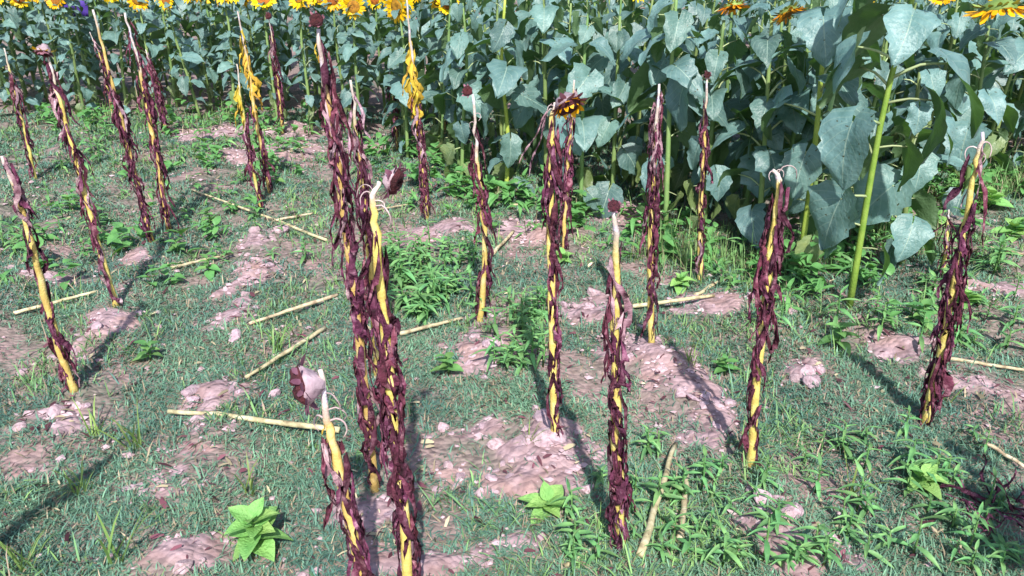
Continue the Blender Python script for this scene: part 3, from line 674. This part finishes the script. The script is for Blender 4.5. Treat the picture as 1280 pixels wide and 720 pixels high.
DS([(1026, 268), (1029, 245), (1032, 222)], 'broken pale stub of stalk under the drooping green leaves', ((.2, .8, 2),), r=.010, seed=25, lsize=.5, grey=.3)
DS([(1180, 345), (1183, 300), (1186, 262)], 'short dark dead stub behind the right leaning stalk', ((.1, .95, 9),), r=.010, seed=27, lsize=.7)

# ------------------------------------------------------------------ fallen dry stalks on the ground
def fallen(a, b, r, label, lift=0.0, kink=0, seed=0, lift2=None):
    rnd = random.Random(seed); A, B = hit(*a), hit(*b); A.z += r + lift; B.z += r + (lift if lift2 is None else lift2)
    side = (B - A).cross(Vector((0, 0, 1))).normalized(); n = 11; P = []
    for i in range(n):
        t = i / (n - 1); p = A.lerp(B, t) + side * (kink * math.sin(math.pi * t) + rnd.gauss(0, .002))
        p.z = max(p.z, gz1(p.x, p.y) + r * .7); P.append(p)
    c = P[0].copy(); v, f = tube([p - c for p in P], [r * (1.1 - .35 * i / n) * rnd.uniform(.92, 1.1) for i in range(n)], 7)
    tag(put('fallen_stalk', mesh('fallen_stalk', v, f, (M['straw'],)), None, c), label, 'fallen stalk', 'dry stalks lying on the ground')
fallen((425, 547), (212, 523), .0105, 'pale dry stalk lying left of the snapped whitish-headed stalk', .02, .01, 1)
fallen((408, 304), (240, 240), .008, 'long thin pale stalk lying slantwise left of tallest dead stalk', .01, .01, 2)
fallen((406, 414), (308, 476), .009, 'dry stalk lying slantwise, lower of two left of tallest dead stalk', .006, 0, 3)
fallen((422, 372), (312, 408), .009, 'dry stalk lying slantwise, upper of two left of tallest dead stalk', .006, 0, 4)
fallen((214, 338), (291, 319), .008, 'short dry stalk lying between left dead stalks and pink clods', .006, 0, 5)
fallen((18, 395), (122, 367), .008, 'dry stalk lying behind the leaning stalk at left edge', .006, 0, 6)
fallen((500, 421), (577, 401), .009, 'dry stalk on the grass left of the round-headed dead stalk', .006, 0, 7)
fallen((538, 213), (586, 179), .007, 'dry stem slanting between yellow-leaved stalk and round dead head', .006, 0, 8, .03)
fallen((778, 389), (892, 374), .010, 'thicker fallen stalk on clods behind the small purple tip', .01, 0, 9)
fallen((868, 374), (942, 346), .009, 'fallen stalk pointing up right between thin dead stalks', .012, 0, 10)
fallen((800, 702), (843, 562), .011, 'longer pale stick lying among weeds at bottom centre', .012, 0, 11)
fallen((849, 684), (859, 592), .010, 'shorter pale stick lying among weeds at bottom centre', .012, 0, 12)
fallen((615, 322), (642, 293), .010, 'short dry stick on pink clods right of round-headed stalk', .01, 0, 13)
fallen((345, 278), (392, 269), .008, 'short dry stick lying just right of yellow-leaved stalk base', .006, 0, 14)
fallen((318, 166), (392, 156), .008, 'far dry stick on bare ground behind yellow-leaved stalk', .006, 0, 15)
fallen((352, 191), (398, 184), .007, 'far short stick lying right of the yellow-leaved stalk', .006, 0, 16)
fallen((638, 259), (692, 255), .008, 'dry stick lying at field edge behind the nodding flower', .006, 0, 17)
fallen((470, 265), (512, 257), .006, 'thin dry stick lying right of the bent grey head', .006, 0, 18)
fallen((1185, 452), (1279, 466), .008, 'dry stick lying at right edge below the clearing', .006, 0, 19)
fallen((1232, 312), (1279, 322), .008, 'dry stick lying in weeds at far right', .01, 0, 20)
fallen((1228, 560), (1279, 592), .007, 'thin grey stick lying in shade at lower right', .02, 0, 21)
fallen((706, 712), (752, 682), .006, 'thin pinkish twig at bottom left of front dead stalk', .006, 0, 22)

# heap of dead leaves at the lower right edge
hp = hit(1255, 648)
t = thing('dead_leaf_heap', hp, 'heap of dark purple withered leaves at lower right edge', 'leaf heap')
for k in range(26):
    x, y = random.gauss(0, .09), random.gauss(0, .05)
    put('withered_leaf', random.choice(WL), t, (x, y, gz1(hp.x + x, hp.y + y) - hp.z + .02 + random.uniform(0, .04)), (random.uniform(1.2, 1.9), random.uniform(-.5, .5), random.uniform(0, 6.3)), random.uniform(.5, .9))

# ------------------------------------------------------------------ weeds
def ovate(seed, L, W, m, droop=.3, nseg=6, waist=.8, fold=.3):
    r = random.Random(seed); v, f = [], []; ns = 4
    for i in range(nseg + 1):
        t = i / nseg; wd = W * (math.sin(math.pi * min(1, t ** waist * .98 + .02)) ** .9) + .0006
        for j in range(ns + 1):
            s = -1 + 2 * j / ns
            v.append(Vector((s * wd * (1 + r.uniform(-.04, .04)), L * t, -droop * L * t * t + fold * abs(s) * wd + .02 * L * math.sin(6 * t + s * 2 + seed) + r.uniform(-.004, .004) * L)))
    for i in range(nseg):
        for j in range(ns):
            a = i * (ns + 1) + j; f.append((a, a + 1, a + ns + 2, a + ns + 1))
    return hm('leaf', (v, f), m)
OB = [ovate(i, .085, .031, 'weed_big', .2 + .15 * i, 7, .8, .35) for i in range(3)]
OS = [ovate(i + 5, .05, .015, 'weed', .25 + .1 * i) for i in range(3)]
ON = [ovate(i + 10, .07, .0075, 'weed_narrow', .25 + .15 * i, 6, .75, .4) for i in range(4)]
WST = hm('stem', tube(catmull([(0, 0, -.01), (.004, .002, .5), (0, 0, 1)], 5), [.0035, .0033, .003, .0025, .002], 5), 'weed')
def weed(px, py, kind, size, label, n=9, hgt=.08, group='weeds on the ground', seed=0, pos=None):
    rnd = random.Random(seed); b = pos or hit(px, py)
    t = thing('broadleaf_weed' if kind != 'n' else 'narrow_leaf_weed', b, label, 'weed', group)
    put('stem', WST, t, (0, 0, 0), (0, 0, 0), (size, size, hgt * size))
    az = rnd.uniform(0, 6.28); lib = {'b': OB, 's': OS, 'n': ON}[kind]
    for k in range(n):
        az += 2.4 + rnd.uniform(-.3, .3); q = (k + .5) / n
        put('leaf', rnd.choice(lib), t, (0, 0, hgt * size * (.25 + .75 * q)), (rnd.uniform(-.1, .3) + (.5 if kind != 'b' else .75) * q, rnd.uniform(-.2, .2), az), size * rnd.uniform(.75, 1.15) * (1.1 - .35 * q))
    return t
weed(322, 690, 'b', 1.05, 'large bright green broad-leaved weed at bottom left', 17, .12, seed=3)
weed(684, 642, 'b', 1.0, 'pale green broad-leaved weed left of front dead stalk', 8, .05, seed=2)
for k, (px, py, kd, sz, lab) in enumerate([
    (188, 452, 's', 1.3, 'small green weed beside pale stone left of fallen stalks'), (262, 344, 's', 1.4, 'small bright weed between left stalks and pink clods'),
    (222, 318, 's', 1.2, 'small weed at foot of the pale-topped leaning stalk'), (262, 282, 's', 1.5, 'weed right of the pale-topped leaning stalk'),
    (1046, 438, 's', 1.7, 'rounded light green weed left of the right leaning stalk'), (1150, 612, 'b', .9, 'bright green weed below the right leaning stalk'),
    (1150, 408, 's', 1.6, 'small weed cluster just left of right leaning stalk'), (1205, 385, 'b', 1.0, 'broad weed right behind the right leaning stalk'),
    (850, 362, 'b', .9, 'broad green leaf weed left of thin red-tipped stalk'), (702, 330, 'b', .8, 'pale round-leaved weed against the centre stalk'),
    (1235, 262, 'b', 1.5, 'leafy weed clump in the clearing at far right'), (1200, 245, 'b', 1.3, 'leafy weed behind tip of right leaning stalk'), (1262, 300, 'b', 1.3, 'leafy weed at right edge of the clearing'),
    (1165, 285, 'b', 1.3, 'leafy weed left of tip of right leaning stalk'), (905, 470, 's', 1.2, 'tiny weed left of the leaning grey-tipped stalk'), (560, 470, 's', 1.3, 'low weed right of the bent-headed stalk'),
    (88, 265, 's', 1.5, 'weed at left beside the face-down head stalk'), (40, 300, 's', 1.5, 'weed left behind the left edge stalk'), (345, 232, 's', 1.4, 'weed right of yellow-leaved stalk base'),
    (415, 170, 's', 1.7, 'weed at field edge left of tallest dead stalk')]):
    weed(px, py, kd, sz, lab, 10, .07, seed=20 + k)
REG = [('tangled centre grass patch left of round-headed stalk', [(470, 600, 315, 405)], 62, 1.6), ('patch beside centre nodding stalk', [(615, 685, 372, 465)], 34, 1.35),
       ('lower right corner beyond the right leaning stalk', [(985, 1275, 545, 715)], 48, 1.15), ('bottom between pale sticks and pink clods', [(805, 985, 560, 715)], 30, 1.1),
       ('bottom centre around the front stalk foot', [(690, 800, 580, 715)], 10, 1.0), ('grass left of tallest dead stalk', [(240, 420, 200, 330)], 12, 1.2), ('clearing at far right', [(1130, 1275, 300, 440)], 26, 1.5),
       ('left side grass between dead stalks', [(5, 130, 230, 340)], 20, 1.4), ('strip along the field edge at left', [(10, 560, 165, 215)], 26, 1.7), ('shade under the right green stems', [(880, 1180, 300, 420)], 20, 1.5)]
k = 0
for nm, boxes, n, sz in REG:
    x0, x1, y0, y1 = boxes[0]
    for _ in range(n):
        k += 1
        weed(random.uniform(x0, x1), random.uniform(y0, y1), 'n', sz * random.uniform(.55, 1.0), 'narrow-leaved green weed growing in ' + nm, random.randint(5, 10), random.uniform(.05, .15), 'narrow-leaved weeds, ' + nm, 100 + k)

# unseen plants outside the picture: sunflower added for corner shade, stalk inferred from shadow
sunflower(1.62, 1.22, 1.25, 1.1, 'unseen leafy sunflower added beyond the lower right corner to shade the weeds there', 'sunflowers along the field edge', 14, 0, None, (0, 0), True, 301)
DS([None, Vector((-1.45, 1.33, .5)), Vector((-1.25, 1.4, 1.12))], 'withered stalk beyond the lower left corner, its shadow crossing the grass', ((0, .9, 8),), seed=31, base=Vector((-1.55, 1.3, gz1(-1.55, 1.3))))
# shreds of dead leaf and straw lying in the grass, mostly along the rows (one mass)
n = 3600; ux = np.round(rng.uniform(-3.5, 5, n)) * ROW + rng.normal(0, .13, n); vy = 1.5 + 6 * rng.random(n) ** 1.3
lx = ux * RC - vy * RS; ly = ux * RS + vy * RC; L0 = np.minimum(.024, np.exp(rng.normal(math.log(.011), .45, n))); az = rng.uniform(0, 6.28, n)
dx = np.stack([np.cos(az), np.sin(az), rng.normal(0, .25, n)], -1) * L0[:, None]; dw = np.stack([-np.sin(az), np.cos(az), rng.normal(0, .5, n)], -1) * (L0 * rng.uniform(.08, .3, n))[:, None]
ct = np.stack([lx, ly, gz(lx, ly) + .014], -1); up3 = np.array([0, 0, 1.0]) * (L0 * .15)[:, None]
LV = np.stack([ct - dx - dw, ct - dx + dw, ct + up3 - dw * 1.4, ct + up3 + dw * 1.4, ct + dx - dw * .5, ct + dx + dw * .5], 1).reshape(-1, 3)
bb = (np.arange(n) * 6)[:, None]; LT = np.concatenate([bb + np.array([[0, 1, 3, 2]]), bb + np.array([[2, 3, 5, 4]])])
me = np_mesh('leaf_litter', LV, LT, 4, M['grass']); lc = np.where((rng.random(n) < .62)[:, None], np.array([[.13, .045, .07]]), np.array([[.38, .31, .21]])) * np.exp(rng.normal(0, .35, (n, 1)))
at = me.color_attributes.new('tint', 'FLOAT_COLOR', 'POINT'); at.data.foreach_set('color', np.concatenate([np.repeat(lc, 6, 0), np.ones((n * 6, 1))], 1).astype(np.float32).ravel())
tag(put('leaf_litter', me), 'scattered shreds of purple dead leaf and straw on the ground', 'litter', kind='stuff')
# tall grass tufts
def tuft_mesh(seed, n, L, sp=.03, m='tallgrass', wid=.006):
    r = random.Random(seed); v, f = [], []
    for _ in range(n):
        az = r.uniform(0, 6.28); l = L * r.uniform(.55, 1.1); e = r.uniform(.9, 1.45); bx, by = r.gauss(0, sp * .35), r.gauss(0, sp * .35); bd = r.uniform(.1, .6); b = len(v); sd_ = Vector((-math.sin(az), math.cos(az), 0)) * wid * r.uniform(.7, 1.3) / 2
        for t, wk in ((0, .8), (.35, 1), (.7, .75), (1, .05)):
            p = Vector((bx + math.cos(az) * l * (t * math.cos(e) + bd * t * t * .5), by + math.sin(az) * l * (t * math.cos(e) + bd * t * t * .5), l * (t * math.sin(e) - bd * .45 * t ** 3) - .01))
            v += [p - sd_ * wk, p + sd_ * wk]
        for i in range(3): f.append((b + 2 * i, b + 2 * i + 1, b + 2 * i + 3, b + 2 * i + 2))
    return hm('grass_tuft', (v, f), m)
TM = [tuft_mesh(i, 9 + 2 * i, .2) for i in range(4)]
for k, (px, py, s, lab) in enumerate([(312, 618, 1.0, 'tall yellow-green grass tuft under the lying pale stalk'), (118, 545, .9, 'thin grass tuft below the leaning left edge stalk'), (172, 560, 1.0, 'thin grass tuft right of the one below left stalk'),
    (105, 615, .8, 'sparse grass tuft among dark ground at left'), (143, 705, 1.2, 'thin grass sprig near bottom left corner'), (1178, 505, .9, 'grass tuft right of the right leaning stalk foot'), (1060, 620, .9, 'upright grass tuft in lower right weeds'),
    (865, 455, .8, 'grass tuft on pale soil right of centre'), (345, 440, .9, 'spiky grass tuft between two fallen stalks'), (30, 715, 1.0, 'grass tuft at bottom left edge'), (660, 555, .6, 'small grass tuft left of centre stalk foot')]):
    tag(put('grass_tuft', TM[k % 4], None, hit(px, py), (0, 0, k * 1.7), s), lab, 'grass tuft', 'grass tufts')
# low undergrowth at the foot of the crop and on the left side: too tangled to count (one mass)
m_ = 560; gx_ = rng.uniform(-4.6, 5.2, m_); gy_ = np.interp(gx_, ex, ey) + rng.normal(-.08, .3, m_)
kp_ = (gx_ > -.6) | (rng.random(m_) < .42); gx_, gy_ = gx_[kp_], gy_[kp_]
sx_ = rng.uniform(-3.3, -1.6, 80); sy_ = rng.uniform(3.6, 6.8, 80); gx_ = np.append(gx_, sx_); gy_ = np.append(gy_, sy_)
UV_, UF_ = [], []; nvt = 0; gzz = gz(gx_, gy_)
lib_ = [(np.array([q.co[:] for q in me_.vertices]), np.array([p.vertices[:] for p in me_.polygons])) for me_ in OS + ON]
for i in range(len(gx_)):
    lv, lf = lib_[0 + i % 3] if i % 5 < 3 else lib_[3 + i % 4]; sc0 = random.uniform(.75, 1.6) * (1.25 if i % 5 < 3 else 1)
    for k in range(random.randint(5, 9)):
        Rm = np.array((Euler((random.uniform(-.2, .9), random.uniform(-.3, .3), random.uniform(0, 6.28))).to_matrix()))
        UV_.append((lv * sc0 * random.uniform(.7, 1.2)) @ Rm.T + np.array([gx_[i] + random.gauss(0, .015), gy_[i] + random.gauss(0, .015), gzz[i] + random.uniform(.0, .09) * sc0])); UF_.append(lf + nvt); nvt += len(lv)
tag(put('undergrowth', np_mesh('undergrowth', np.concatenate(UV_), np.concatenate(UF_), 4, M['weed'])), 'low leafy green undergrowth at the foot of the sunflowers', 'undergrowth', kind='stuff')
# tall grass along the edge of the crop and in the clearing (one mass)
n = 5200; xs = rng.uniform(-4.5, 5, n); off = rng.normal(-.02, .3, n); ys = np.interp(xs, ex, ey) + off
sel = rng.random(n) < np.where(xs > .3, 1, .12) * np.clip((fbm(xs * 2.5, ys * 2.5, 71, 3) - .47) * 7, 0.02, 1); xs, ys = xs[sel], ys[sel]
xs = np.repeat(xs, 6) + rng.normal(0, .03, len(xs) * 6); ys = np.repeat(ys, 6) + rng.normal(0, .03, len(ys) * 6)
grass_obj('tall_edge_grass', xs, ys, .13, (.11, .21, .08), (.21, .34, .11), .0034, 1.15, 'tall light green grass along the edge of the sunflowers')

# blue cloth glimpsed between the blooms
p = at_depth(91, 1, 8.6)
v, f = [], []
for i in range(5):
    for j in range(4): v.append(Vector(((i - 2) * .07, .02 * math.sin(i * 2 + j), -j * .05 + .01 * math.sin(i * 3))))
for i in range(4):
    for j in range(3): a = i * 4 + j; f.append((a, a + 4, a + 5, a + 1))
o = tag(put('blue_cloth', mesh('blue_cloth', v, f, (M['dark_cloth'],)), None, p), 'dark blue cloth showing among yellow flowers at top left', 'cloth')
md = o.modifiers.new('thickness', 'SOLIDIFY'); md.thickness = .006
